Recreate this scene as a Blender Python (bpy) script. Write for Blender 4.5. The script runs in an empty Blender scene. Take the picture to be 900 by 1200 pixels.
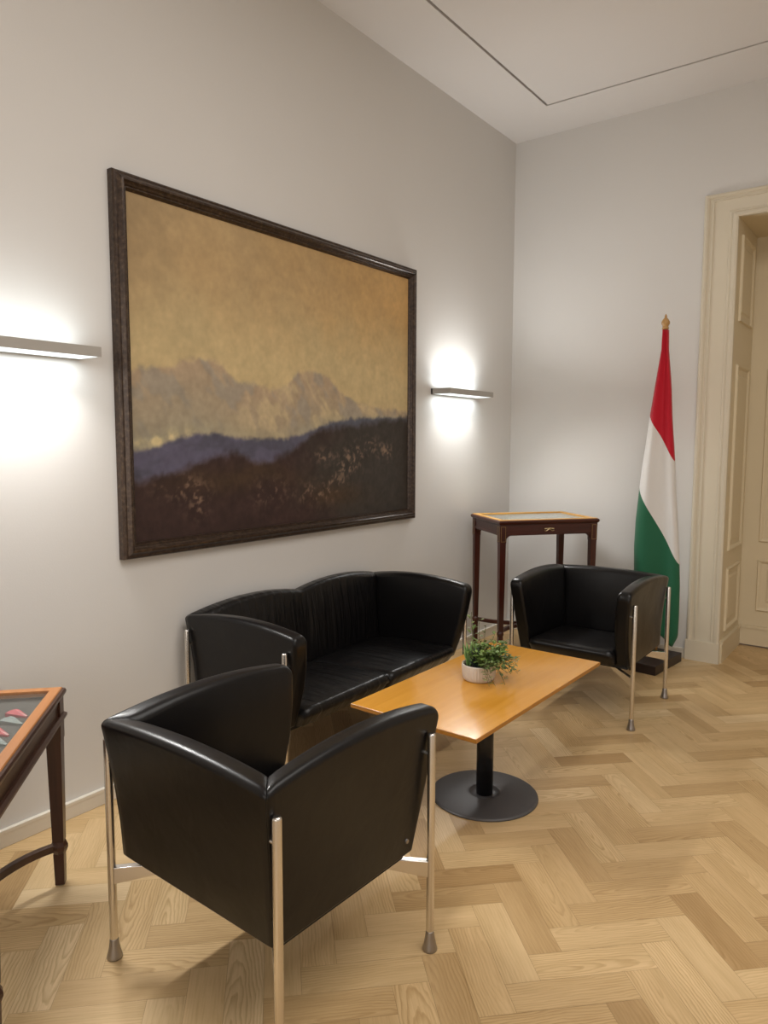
import bpy, bmesh, math, random
from mathutils import Vector, Matrix, noise
random.seed(7)
S = bpy.context.scene
COL = S.collection
PI = math.pi

# ------------------------------------------------------------------ materials
def srgb(r, g, b):
    f = lambda c: (c/255/12.92) if c/255 <= .04045 else ((c/255+.055)/1.055)**2.4
    return (f(r), f(g), f(b), 1)

def mat(name, color, rough=.5, metal=0, spec=.5, coat=0, sheen=0):
    m = bpy.data.materials.new(name); m.use_nodes = True
    b = m.node_tree.nodes['Principled BSDF']
    b.inputs['Base Color'].default_value = color
    b.inputs['Roughness'].default_value = rough
    b.inputs['Metallic'].default_value = metal
    b.inputs['Specular IOR Level'].default_value = spec
    b.inputs['Coat Weight'].default_value = coat
    b.inputs['Coat Roughness'].default_value = .12
    b.inputs['Sheen Weight'].default_value = sheen
    return m

class N:                                   # tiny node helper
    def __init__(s, m): s.m = m; s.t = m.node_tree; s.b = s.t.nodes['Principled BSDF']
    def new(s, kind, **kw):
        n = s.t.nodes.new(kind)
        for k, v in kw.items(): setattr(n, k, v)
        return n
    def link(s, a, b): s.t.links.new(a, b)
    def coords(s, scale=(1, 1, 1), rot=(0, 0, 0), out='Object'):
        c = s.new('ShaderNodeTexCoord'); mp = s.new('ShaderNodeMapping')
        mp.inputs['Scale'].default_value = scale; mp.inputs['Rotation'].default_value = rot
        s.link(c.outputs[out], mp.inputs['Vector']); return mp.outputs['Vector']
    def noise(s, vec, scale, detail=4, rough=.5, dist=0):
        n = s.new('ShaderNodeTexNoise'); n.inputs['Scale'].default_value = scale
        n.inputs['Detail'].default_value = detail; n.inputs['Roughness'].default_value = rough
        n.inputs['Distortion'].default_value = dist
        if vec is not None: s.link(vec, n.inputs['Vector'])
        return n.outputs['Fac']
    def ramp(s, fac, stops):
        r = s.new('ShaderNodeValToRGB'); e = r.color_ramp.elements
        while len(e) < len(stops): e.new(.5)
        for i, (p, c) in enumerate(stops): e[i].position = p; e[i].color = c
        s.link(fac, r.inputs['Fac']); return r.outputs['Color']
    def mix(s, fac, a, b, mode='MIX'):
        n = s.new('ShaderNodeMix', data_type='RGBA', blend_type=mode)
        for sock, v in ((n.inputs[0], fac), (n.inputs[6], a), (n.inputs[7], b)):
            if hasattr(v, 'links'): s.link(v, sock)
            else: sock.default_value = v
        return n.outputs[2]
    def math(s, op, a, b=0):
        n = s.new('ShaderNodeMath', operation=op)
        for sock, v in ((n.inputs[0], a), (n.inputs[1], b)):
            if hasattr(v, 'links'): s.link(v, sock)
            else: sock.default_value = v
        return n.outputs[0]
    def bump(s, h, strength=.2, dist=.01, nrm=None):
        n = s.new('ShaderNodeBump'); n.inputs['Strength'].default_value = strength
        n.inputs['Distance'].default_value = dist; s.link(h, n.inputs['Height'])
        if nrm is not None: s.link(nrm, n.inputs['Normal'])
        s.link(n.outputs['Normal'], s.b.inputs['Normal']); return n.outputs['Normal']
    def color(s, c): s.link(c, s.b.inputs['Base Color'])
    def rough(s, c): s.link(c, s.b.inputs['Roughness'])

def wall_paint(name, c):
    m = mat(name, c, .85, spec=.25); n = N(m); v = n.coords()
    n.color(n.mix(n.noise(v, 1.3, 3), tuple(x*.97 for x in c[:3])+(1,), tuple(min(1, x*1.03) for x in c[:3])+(1,)))
    n.bump(n.noise(v, 140, 3), .06, .004)
    return m
M = {}
M['wall'] = wall_paint('wall_paint', (.70, .685, .665, 1))
M['ceil'] = wall_paint('ceiling_paint', (.74, .715, .70, 1))
M['gap'] = mat('gap_dark', (.03, .027, .025, 1), .9)
M['base'] = mat('baseboard_paint', (.72, .67, .58, 1), .45)
M['door'] = wall_paint('door_paint', (.70, .60, .42, 1)); M['door'].node_tree.nodes['Principled BSDF'].inputs['Roughness'].default_value = .42
M['casing'] = wall_paint('casing_paint', (.70, .635, .51, 1)); M['casing'].node_tree.nodes['Principled BSDF'].inputs['Roughness'].default_value = .4

def leather(name, crease=None):
    m = mat(name, (.0050, .0045, .0048, 1), .34, spec=.2, coat=.26)
    m.node_tree.nodes['Principled BSDF'].inputs['Coat Roughness'].default_value = .32; n = N(m)
    v = n.coords()
    n.rough(n.math('ADD', n.math('MULTIPLY', n.noise(v, 9, 4), .2), .22))
    fine = n.new('ShaderNodeTexVoronoi'); fine.inputs['Scale'].default_value = 420; n.link(v, fine.inputs['Vector'])
    b1 = n.bump(fine.outputs['Distance'], .10, .001)
    h = n.noise(v, 7, 3, .5, .4)
    b2 = n.bump(h, .16, .02, b1)
    if crease:
        w = n.coords(crease); n.bump(n.noise(w, 1, 2.5, .45, .5), .55, .022, b2)
    return m
M['leather'] = leather('black_leather')
M['leather_back'] = leather('black_leather_gathered', (22, 3, 2.2))
M['leather_seat'] = leather('black_leather_creased', (17, 2.4, 2))
M['under'] = mat('black_underside', (.012, .012, .012, 1), .7)
M['chrome'] = mat('brushed_chrome', (.74, .71, .67, 1), .26, 1)
M['foot'] = mat('satin_steel_foot', (.36, .34, .33, 1), .34, 1)

# floor: colour and grain follow each plank's own UV
m = mat('oak_herringbone', (.5, .33, .16, 1), .38, spec=.4); n = N(m)
uv = n.new('ShaderNodeUVMap'); uv.uv_map = 'plank'
at = n.new('ShaderNodeAttribute'); at.attribute_name = 'tone'
off = n.new('ShaderNodeVectorMath', operation='MULTIPLY_ADD')
n.link(at.outputs['Vector'], off.inputs[0]); off.inputs[1].default_value = (37, 53, 11)
n.link(uv.outputs['UV'], off.inputs[2])
def stretch(sx, sy):
    mp = n.new('ShaderNodeMapping'); mp.inputs['Scale'].default_value = (sx, sy, 1)
    n.link(off.outputs[0], mp.inputs['Vector']); return mp.outputs['Vector']
fib = n.noise(stretch(9, 190), 1, 4, .6)
band = n.noise(stretch(1.5, 14), 1, 3, .5, .2)
uv2 = n.new('ShaderNodeUVMap'); uv2.uv_map = 'ring'
mp2 = n.new('ShaderNodeMapping'); mp2.inputs['Scale'].default_value = (.85, 7.5, 1); n.link(uv2.outputs['UV'], mp2.inputs['Vector'])
wob = n.new('ShaderNodeTexNoise'); wob.inputs['Scale'].default_value = 2.2; wob.inputs['Detail'].default_value = 3; n.link(stretch(3, 9), wob.inputs['Vector'])
wsc = n.new('ShaderNodeVectorMath', operation='MULTIPLY_ADD'); n.link(wob.outputs['Color'], wsc.inputs[0]); wsc.inputs[1].default_value = (.16, .22, 0); n.link(mp2.outputs['Vector'], wsc.inputs[2])
wav = n.new('ShaderNodeTexWave', wave_type='RINGS', rings_direction='Z', wave_profile='SAW')
wav.inputs['Scale'].default_value = 4.6; wav.inputs['Distortion'].default_value = .6; wav.inputs['Detail'].default_value = 2; wav.inputs['Detail Scale'].default_value = 2
n.link(wsc.outputs[0], wav.inputs['Vector'])
base = n.ramp(at.outputs['Fac'], [(0, (.44, .285, .130, 1)), (.45, (.60, .42, .215, 1)), (.8, (.66, .48, .26, 1)), (1, (.71, .54, .32, 1))])
g1 = n.ramp(wav.outputs['Fac'], [(0, (1.05, 1.05, 1.05, 1)), (.45, (1.0, 1.0, .99, 1)), (.86, (.76, .70, .60, 1)), (1, (.92, .9, .86, 1))])
g2 = n.ramp(fib, [(.3, (.90, .87, .83, 1)), (.55, (1, 1, 1, 1)), (.75, (1.04, 1.04, 1.05, 1))])
g3 = n.ramp(band, [(.3, (.90, .88, .84, 1)), (.7, (1.06, 1.06, 1.07, 1))])
c = n.mix(n.ramp(n.noise(stretch(.9, 4), 1, 2), [(.38, (.05, .05, .05, 1)), (.62, (.9, .9, .9, 1))]), base, g1, 'MULTIPLY')
c = n.mix(1.0, c, g2, 'MULTIPLY'); c = n.mix(1.0, c, g3, 'MULTIPLY')
n.color(c)
n.rough(n.math('ADD', n.math('MULTIPLY', fib, .15), .33))
n.bump(n.math('ADD', fib, n.math('MULTIPLY', wav.outputs['Fac'], .4)), .05, .002)
M['floor'] = m
M['floor_gap'] = mat('plank_joint', (.30, .19, .09, 1), .8)

def wood(name, dark, light, rough, sc=(3, 45, 45), coat=.0, spec=.5):
    m = mat(name, light, rough, coat=coat, spec=spec); n = N(m); v = n.coords(sc)
    f = n.noise(v, 1, 5, .6, .6)
    n.color(n.ramp(f, [(.28, dark), (.7, light)])); n.bump(f, .04, .002)
    return m
M['table'] = wood('honey_beech', (.60, .265, .030, 1), (.70, .335, .050, 1), .14, (22, 1.6, 22), .0)
M['table_edge'] = wood('honey_beech_edge', (.33, .135, .02, 1), (.42, .18, .028, 1), .34, (22, 1.6, 22))
M['mahog'] = wood('dark_mahogany', (.034, .0060, .0035, 1), (.075, .0140, .0075, 1), .30, (30, 30, 3), .15)
M['mahog_h'] = wood('dark_mahogany_rails', (.034, .0060, .0035, 1), (.075, .0140, .0075, 1), .30, (3, 30, 30), .15)
M['brown_v'] = wood('dark_walnut', (.030, .0095, .0055, 1), (.066, .022, .012, 1), .34, (30, 30, 3), .12)
M['brown_h'] = wood('dark_walnut_rails', (.032, .013, .008, 1), (.074, .034, .020, 1), .34, (3, 30, 30), .12)
M['gold_rail'] = wood('golden_satinwood', (.48, .24, .045, 1), (.62, .34, .075, 1), .3, (4, 40, 40), .1)
M['orange_rail'] = wood('orange_cherry', (.30, .115, .030, 1), (.40, .165, .050, 1), .3, (4, 40, 40), .1)
M['brass'] = mat('aged_brass', (.55, .42, .24, 1), .4, 1)
M['inlay'] = mat('brass_inlay', (.40, .26, .10, 1), .45, .6)
M['felt'] = mat('grey_felt', (.115, .105, .10, 1), .95, spec=.1)
M['felt_pale'] = mat('pale_lining', (.78, .76, .71, 1), .9, spec=.1)
M['pink'] = mat('pink_pennant', (.62, .10, .13, 1), .7)
M['pink_tip'] = mat('pale_pink_tip', (.72, .38, .38, 1), .7)
M['greyp'] = mat('grey_pennant', (.30, .33, .33, 1), .7)
M['whitep'] = mat('white_pennant', (.70, .68, .64, 1), .7)
M['iron'] = mat('anthracite_metal', (.085, .082, .083, 1), .5, .2)
M['iron_dark'] = mat('black_metal_column', (.014, .014, .016, 1), .30, .3)
M['pole'] = wood('pole_wood', (.38, .20, .06, 1), (.55, .32, .12, 1), .4, (30, 30, 3))
M['block'] = mat('dark_block', (.022, .011, .009, 1), .45)
for k, c in (('red', (.50, .006, .022, 1)), ('white', (.74, .72, .70, 1)), ('green', (.018, .125, .062, 1))):
    M[k] = mat('flag_'+k, c, .62, spec=.25, sheen=.15)
M['pot'] = mat('white_ceramic', (.66, .61, .55, 1), .45)
M['soil'] = mat('soil', (.03, .02, .013, 1), .95)
def leafmat(name, a, b, rough=.5):
    m = mat(name, a, rough); n = N(m)
    n.color(n.ramp(n.noise(n.coords(), 60, 2), [(.35, a), (.7, b)])); return m
M['leaf'] = leafmat('herb_leaf', (.085, .165, .03, 1), (.25, .36, .085, 1))
M['leaf2'] = leafmat('trailing_leaf', (.07, .12, .03, 1), (.22, .29, .09, 1))
M['aloe'] = leafmat('aloe_leaf', (.12, .26, .06, 1), (.34, .50, .20, 1), .4)
M['dark_succ'] = leafmat('dark_rosette', (.012, .022, .016, 1), (.03, .05, .035, 1), .4)
M['stem'] = mat('stem', (.12, .13, .05, 1), .6)
M['lamp'] = mat('lamp_housing', (.42, .40, .37, 1), .45, .1)
def emit(name, c, s):
    m = bpy.data.materials.new(name); m.use_nodes = True; t = m.node_tree
    t.nodes.remove(t.nodes['Principled BSDF']); e = t.nodes.new('ShaderNodeEmission')
    e.inputs['Color'].default_value = c; e.inputs['Strength'].default_value = s
    t.links.new(e.outputs[0], t.nodes['Material Output'].inputs[0]); return m
M['glow'] = emit('lamp_glow', (.93, 1, .98, 1), 1.3)
def glassmat():
    m = bpy.data.materials.new('case_glass'); m.use_nodes = True; t = m.node_tree
    t.nodes.remove(t.nodes['Principled BSDF'])
    tr = t.nodes.new('ShaderNodeBsdfTransparent'); tr.inputs[0].default_value = (.93, .95, .94, 1)
    gl = t.nodes.new('ShaderNodeBsdfGlossy'); gl.inputs['Roughness'].default_value = .04
    lw = t.nodes.new('ShaderNodeLayerWeight'); lw.inputs[0].default_value = .5
    pw = t.nodes.new('ShaderNodeMath'); pw.operation = 'POWER'; pw.inputs[1].default_value = 5; t.links.new(lw.outputs['Facing'], pw.inputs[0])
    fr = t.nodes.new('ShaderNodeMath'); fr.operation = 'MULTIPLY_ADD'; fr.inputs[1].default_value = .96; fr.inputs[2].default_value = .04; t.links.new(pw.outputs[0], fr.inputs[0])
    mx = t.nodes.new('ShaderNodeMixShader')
    for a, b in ((fr.outputs[0], mx.inputs[0]), (tr.outputs[0], mx.inputs[1]), (gl.outputs[0], mx.inputs[2]), (mx.outputs[0], t.nodes['Material Output'].inputs[0])): t.links.new(a, b)
    return m
M['glass'] = glassmat()

# ------------------------------------------------------------------ mesh helpers
def obj(name, bm, m, parent=None, smooth=False, bevel=0, seg=2, loc=None, recalc=True):
    if recalc: bmesh.ops.recalc_face_normals(bm, faces=bm.faces[:])
    me = bpy.data.meshes.new(name); bm.to_mesh(me); bm.free()
    for x in (m if isinstance(m, (list, tuple)) else [m]): me.materials.append(x)
    o = bpy.data.objects.new(name, me); COL.objects.link(o)
    if parent is not None: o.parent = parent
    if loc: o.location = loc
    if smooth:
        for p in me.polygons: p.use_smooth = True
    if bevel:
        md = o.modifiers.new('bevel', 'BEVEL'); md.width = bevel; md.segments = seg; md.limit_method = 'ANGLE'; md.angle_limit = .6
        for p in me.polygons: p.use_smooth = True
        wn = o.modifiers.new('wn', 'WEIGHTED_NORMAL'); wn.keep_sharp = True
    return o
def thing(name, label, cat, loc=(0, 0, 0), rz=0, group=None):
    o = bpy.data.objects.new(name, None); COL.objects.link(o); o.empty_display_size = .05
    o.location = loc; o.rotation_euler = (0, 0, rz); tag(o, label, cat, group); return o
def tag(o, label, cat, group=None):
    o['label'] = label; o['category'] = cat
    if group: o['group'] = group
    return o
def struct(o, label=None, cat=None):
    o['kind'] = 'structure'
    if label: o['label'] = label
    if cat: o['category'] = cat
    return o
def dup(root, loc, rz, label):
    r = root.copy(); COL.objects.link(r); r.location = loc; r.rotation_euler = (0, 0, rz); r['label'] = label
    for ch in list(root.children):
        c = ch.copy(); COL.objects.link(c); c.parent = r
        for g in list(ch.children):
            d = g.copy(); COL.objects.link(d); d.parent = c
    return r
def box(bm, x0, x1, y0, y1, z0, z1, mi=0):
    vs = [bm.verts.new((x, y, z)) for z in (z0, z1) for x, y in ((x0, y0), (x1, y0), (x1, y1), (x0, y1))]
    for f in ((3, 2, 1, 0), (4, 5, 6, 7), (0, 1, 5, 4), (1, 2, 6, 5), (2, 3, 7, 6), (3, 0, 4, 7)):
        bm.faces.new([vs[i] for i in f]).material_index = mi
    return vs
def B(*a):
    bm = bmesh.new(); box(bm, *a); return bm
def lathe(bm, prof, c=(0, 0, 0), n=24, mi=0, cap=True):
    rings = []
    for r, z in prof:
        rings.append([bm.verts.new((c[0]+r*math.cos(2*PI*i/n), c[1]+r*math.sin(2*PI*i/n), c[2]+z)) for i in range(n)])
    for a, b in zip(rings, rings[1:]):
        for i in range(n):
            bm.faces.new((a[i], a[(i+1) % n], b[(i+1) % n], b[i])).material_index = mi
    if cap:
        bm.faces.new(rings[0][::-1]).material_index = mi; bm.faces.new(rings[-1]).material_index = mi
def tube(bm, pts, rad, n=10, mi=0):
    pts = [Vector(p) for p in pts]; rings = []; up = Vector((0, 0, 1))
    for i, p in enumerate(pts):
        d = (pts[min(i+1, len(pts)-1)]-pts[max(i-1, 0)]).normalized()
        a = d.cross(up if abs(d.z) < .95 else Vector((0, 1, 0))).normalized(); b = d.cross(a)
        r = rad[i] if isinstance(rad, (list, tuple)) else rad
        rings.append([bm.verts.new(p+a*(r*math.cos(2*PI*k/n))+b*(r*math.sin(2*PI*k/n))) for k in range(n)])
    for p, q in zip(rings, rings[1:]):
        for k in range(n): bm.faces.new((p[k], p[(k+1) % n], q[(k+1) % n], q[k])).material_index = mi
    bm.faces.new(rings[0][::-1]).material_index = mi; bm.faces.new(rings[-1]).material_index = mi
def sweep(bm, pts, w, h, mi=0):               # rectangular bar along a path
    pts = [Vector(p) for p in pts]; rings = []
    for i, p in enumerate(pts):
        d = (pts[min(i+1, len(pts)-1)]-pts[max(i-1, 0)]).normalized(); s = d.cross(Vector((0, 0, 1))).normalized()
        rings.append([bm.verts.new(p+s*a*w/2+Vector((0, 0, b*h/2))) for a, b in ((-1, -1), (1, -1), (1, 1), (-1, 1))])
    for p, q in zip(rings, rings[1:]):
        for k in range(4): bm.faces.new((p[k], p[(k+1) % 4], q[(k+1) % 4], q[k])).material_index = mi
    bm.faces.new(rings[0][::-1]).material_index = mi; bm.faces.new(rings[-1]).material_index = mi
def quadloft(bm, secs, mi=0):                 # square sections (cx,cy,half,z)
    rings = [[bm.verts.new((cx+a*h, cy+b*h, z)) for a, b in ((-1, -1), (1, -1), (1, 1), (-1, 1))] for cx, cy, h, z in secs]
    for p, q in zip(rings, rings[1:]):
        for k in range(4): bm.faces.new((p[k], p[(k+1) % 4], q[(k+1) % 4], q[k])).material_index = mi
    bm.faces.new(rings[0][::-1]).material_index = mi; bm.faces.new(rings[-1]).material_index = mi
def profile_frame(bm, W, Hh, prof, mi=0, mapf=lambda u, v, d: (u, v, d)):
    """mitred rectangular frame, outer size W x Hh centred; prof = list of (inset, depth)"""
    rings = []
    for ins, d in prof:
        a, b = W/2-ins, Hh/2-ins
        rings.append([bm.verts.new(mapf(u, v, d)) for u, v in ((-a, -b), (a, -b), (a, b), (-a, b))])
    L = len(prof)
    for i in range(L):
        p, q = rings[i], rings[(i+1) % L]
        for k in range(4): bm.faces.new((p[k], p[(k+1) % 4], q[(k+1) % 4], q[k])).material_index = mi

# ------------------------------------------------------------------ room
RX, RY, H = 5.2, -8.0, 3.766
DX0, DX1, DH = 1.602, 2.83, 2.945              # doorway in the back wall
bm = bmesh.new()
box(bm, -.2, 0, RY-.2, .2, 0, H)
struct(obj('wall_left', bm, M['wall']))
bm = bmesh.new()
box(bm, 0, DX0-.03, 0, .2, 0, H); box(bm, DX1+.03, RX, 0, .2, 0, H); box(bm, DX0-.03, DX1+.03, 0, .2, DH+.03, H)
struct(obj('wall_back', bm, M['wall']))
struct(obj('wall_right', B(RX, RX+.2, RY-.2, .2, 0, H), M['wall']))
struct(obj('wall_front', B(0, RX, RY-.2, RY, 0, H), M['wall']))
# ceiling with a shadow-gap rectangle
g, gw = .450, .017
bm = bmesh.new()
box(bm, -.2, RX+.2, RY-.2, .2, H+.03, H+.2, 1)
box(bm, -.2, g, RY-.2, .2, H, H+.03); box(bm, RX-g, RX+.2, RY-.2, .2, H, H+.03)
box(bm, g, RX-g, -g, .2, H, H+.03); box(bm, g, RX-g, RY-.2, RY+g, H, H+.03)
box(bm, g+gw, RX-g-gw, RY+g+gw, -g-gw, H, H+.03)
struct(obj('ceiling', bm, [M['ceil'], M['gap']], recalc=False))

# herringbone floor: one face per plank
bm = bmesh.new(); uvl = bm.loops.layers.uv.new('plank'); rgl = bm.loops.layers.uv.new('ring'); tl = bm.verts.layers.float_vector.new('tone')
L_, W_ = .352, .1035
box(bm, -.2, RX+.2, RY-.2, .9, -.05, -.0012, 1)
e1 = Vector((math.cos(PI/4), math.sin(PI/4))); e2 = Vector((-e1.y, e1.x)); org = Vector((1.888, -3.181))
gp = .0004
for i in range(-75, 75):
    for j in range(-40, 40):
        o = org+(e1+e2)*(W_*i)+(e1-e2)*(L_*j)
        if not (-.6 < o.x < RX+.6 and RY-.6 < o.y < 1.4): continue
        for kind in (0, 1):
            if kind == 0: u0, u1, v0, v1 = 0, L_, 0, W_
            else: u0, u1, v0, v1 = L_, L_+W_, W_-L_, W_
            u0 += gp; u1 -= gp; v0 += gp; v1 -= gp
            cs = [(u0, v0), (u1, v0), (u1, v1), (u0, v1)]
            pts = [o+e1*u+e2*v for u, v in cs]
            if any(p.x < -.19 or p.x > RX+.19 or p.y < RY-.19 or p.y > .88 for p in pts): continue
            t = min(1, max(0, random.gauss(.47, .24))); sd = (t, random.random(), random.random())
            vs = [bm.verts.new((p.x, p.y, 0)) for p in pts]
            for v in vs: v[tl] = (t, t, t)
            f = bm.faces.new(vs)
            ou, ov = random.random()*9, random.random()*9; cu, cv = random.uniform(-.1, .45), random.uniform(-.06, .16)
            for lp, (u, v) in zip(f.loops, cs):
                lp[uvl].uv = (u+ou, v+ov) if kind == 0 else (v+ou, u+ov)
                lp[rgl].uv = (u-cu, v-cv) if kind == 0 else (v-(W_-L_)-cu, u-L_-cv)
fl = struct(obj('floor', bm, [M['floor'], M['floor_gap']], recalc=False))

def skirting(name, x0, x1, y0, y1):
    """plain board with a small rounded upper moulding, flush to its wall"""
    bm = bmesh.new(); box(bm, x0, x1, y0, y1, 0, .052)
    if x1-x0 < .1: box(bm, x0, x1+.003, y0, y1, .052, .068)
    else: box(bm, x0, x1, y0-.003, y1, .052, .068)
    return struct(obj(name, bm, M['base'], bevel=.002))
skirting('baseboard_left', 0, .015, RY, 0)
skirting('baseboard_back', .018, 1.391, -.015, 0)

# door: casing, panelled reveal and leaf
door = bpy.data.objects.new('door_1', None); COL.objects.link(door); door.location = (DX0, 0, 0)
struct(door, 'tall cream panelled double door set deep in its moulded casing', 'door')
cw = DX0-1.391
prof = [(0, 0), (0, .018), (.012, .032), (.022, .034), (.034, .028), (.040, .018), (.055, .018), (.060, .024), (.068, .024), (.07, .016),
        (.175, .016), (.18, .022), (.19, .024), (.20, .02), (.205, .03), (.228, .034), (.241, .028), (.241, 0)]
prof = [(i*cw/.241, d) for i, d in prof]
def casing(bm):
    path = [(-cw, .14), (-cw, DH+cw-.045), (DX1-DX0+cw, DH+cw-.045), (DX1-DX0+cw, .14)]
    rows = []
    for k, (px, pz) in enumerate(path):
        sx = 1 if k < 2 else -1
        rows.append([bm.verts.new((px+sx*i, -d, pz-(i*(cw-.045)/cw if k in (1, 2) else 0))) for i, d in prof])
    for a, b in zip(rows, rows[1:]):
        for i in range(len(prof)-1): bm.faces.new((a[i], a[i+1], b[i+1], b[i]))
bm = bmesh.new(); casing(bm)
for x0, x1 in ((-cw, .004), (DX1-DX0-.004, DX1-DX0+cw)):
    box(bm, x0-.003, x1, -.038, 0, 0, .14); 
obj('casing', bm, M['casing'], door)
RD = .6                                             # reveal depth
def panel_frames(bm, mapf, u0, u1, zs, w=.03, d=.014):
    for z0, z1 in zs:
        cu, cz, W, Hh = (u0+u1)/2, (z0+z1)/2, u1-u0, z1-z0
        rings = []
        for ins, dd in ((0, 0), (.006, d), (w*.5, d*.8), (w, -.002), (w+.03, -.002), (w+.045, .006)):
            a, b = W/2-ins, Hh/2-ins
            rings.append([bm.verts.new(mapf(cu+p, cz+q, dd)) for p, q in ((-a, -b), (a, -b), (a, b), (-a, b))])
        for p, q in zip(rings, rings[1:]):
            for k in range(4): bm.faces.new((p[k], p[(k+1) % 4], q[(k+1) % 4], q[k]))
        bm.faces.new(rings[-1])
bm = bmesh.new(); DW = DX1-DX0
box(bm, -.03, 0, .0, RD, 0, DH); box(bm, DW, DW+.03, 0, RD, 0, DH); box(bm, -.03, DW+.03, 0, RD+.05, DH, DH+.03)
zs = [(.20, .64), (.76, 2.02), (2.30, 2.86)]
panel_frames(bm, lambda u, z, d: (d, u, z), .10, RD-.09, zs)
panel_frames(bm, lambda u, z, d: (DW-d, u, z), .10, RD-.09, zs)
box(bm, 0, .016, 0.0, RD, 0, .13); box(bm, 0, .022, 0.0, RD, .13, .15)
box(bm, DW-.016, DW, 0, RD, 0, .13); box(bm, DW-.022, DW, 0, RD, .13, .15)
obj('reveal', bm, M['door'], door)
for k in (0, 1):
    a, b = (0, DW/2-.002) if k == 0 else (DW/2+.002, DW)
    bm = bmesh.new(); box(bm, a, b, RD, RD+.045, .012, DH)
    panel_frames(bm, lambda u, z, d: (u, RD-d, z), a+.11, b-.10, [(.27, .65), (.78, 2.02), (2.30, 2.83)])
    box(bm, a+.017, b, RD-.014, RD, .012, .135); box(bm, a+.023, b, RD-.02, RD, .135, .155)
    lf = obj('door_leaf', bm, M['door'], door)

# ------------------------------------------------------------------ painting
def pl(pts, x):
    if x <= pts[0][0]: return pts[0][1]
    for (a, b), (c, d) in zip(pts, pts[1:]):
        if x <= c: return b+(d-b)*(x-a)/(c-a)
    return pts[-1][1]
far = [(-3.47, 1.79), (-3.367, 1.804), (-3.273, 1.819), (-3.195, 1.85), (-3.072, 1.877), (-2.965, 1.862), (-2.91, 1.807), (-2.853, 1.776), (-2.757, 1.783), (-2.658, 1.753), (-2.553, 1.786), (-2.443, 1.86), (-2.329, 1.878), (-2.209, 1.848), (-2.083, 1.765), (-1.951, 1.72), (-1.738, 1.70), (-1.466, 1.69)]
blue = [(-3.459, 1.45), (-3.36, 1.464), (-3.244, 1.504), (-3.123, 1.529), (-2.995, 1.53), (-2.858, 1.514), (-2.688, 1.506), (-2.503, 1.516), (-2.39, 1.545), (-2.211, 1.598), (-2.018, 1.627), (-1.737, 1.641), (-1.466, 1.648)]
dark = [(-3.463, 1.328), (-3.288, 1.352), (-3.147, 1.389), (-3.019, 1.428), (-2.883, 1.447), (-2.764, 1.406), (-2.664, 1.395), (-2.504, 1.449), (-2.332, 1.546), (-2.18, 1.578), (-1.951, 1.592), (-1.737, 1.625), (-1.466, 1.645)]
def lerp3(a, b, t): t = max(0, min(1, t)); return tuple(x+(y-x)*t for x, y in zip(a, b))
def sstep(a, b, x): t = max(0, min(1, (x-a)/(b-a))); return t*t*(3-2*t)
def fb(x, y, z=0, o=4): return noise.fractal((x, y, z), 1, 2, o)
specks = [(-3.20, 1.295, .12, .05), (-3.11, 1.22, .06, .06), (-2.66, 1.245, .10, .06), (-2.33, 1.215, .13, .06), (-1.85, 1.48, .10, .045), (-1.68, 1.44, .09, .05), (-2.27, 1.418, .08, .035), (-2.05, 1.35, .12, .05), (-2.0, 1.42, .14, .05), (-2.15, 1.26, .10, .05)]
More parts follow.
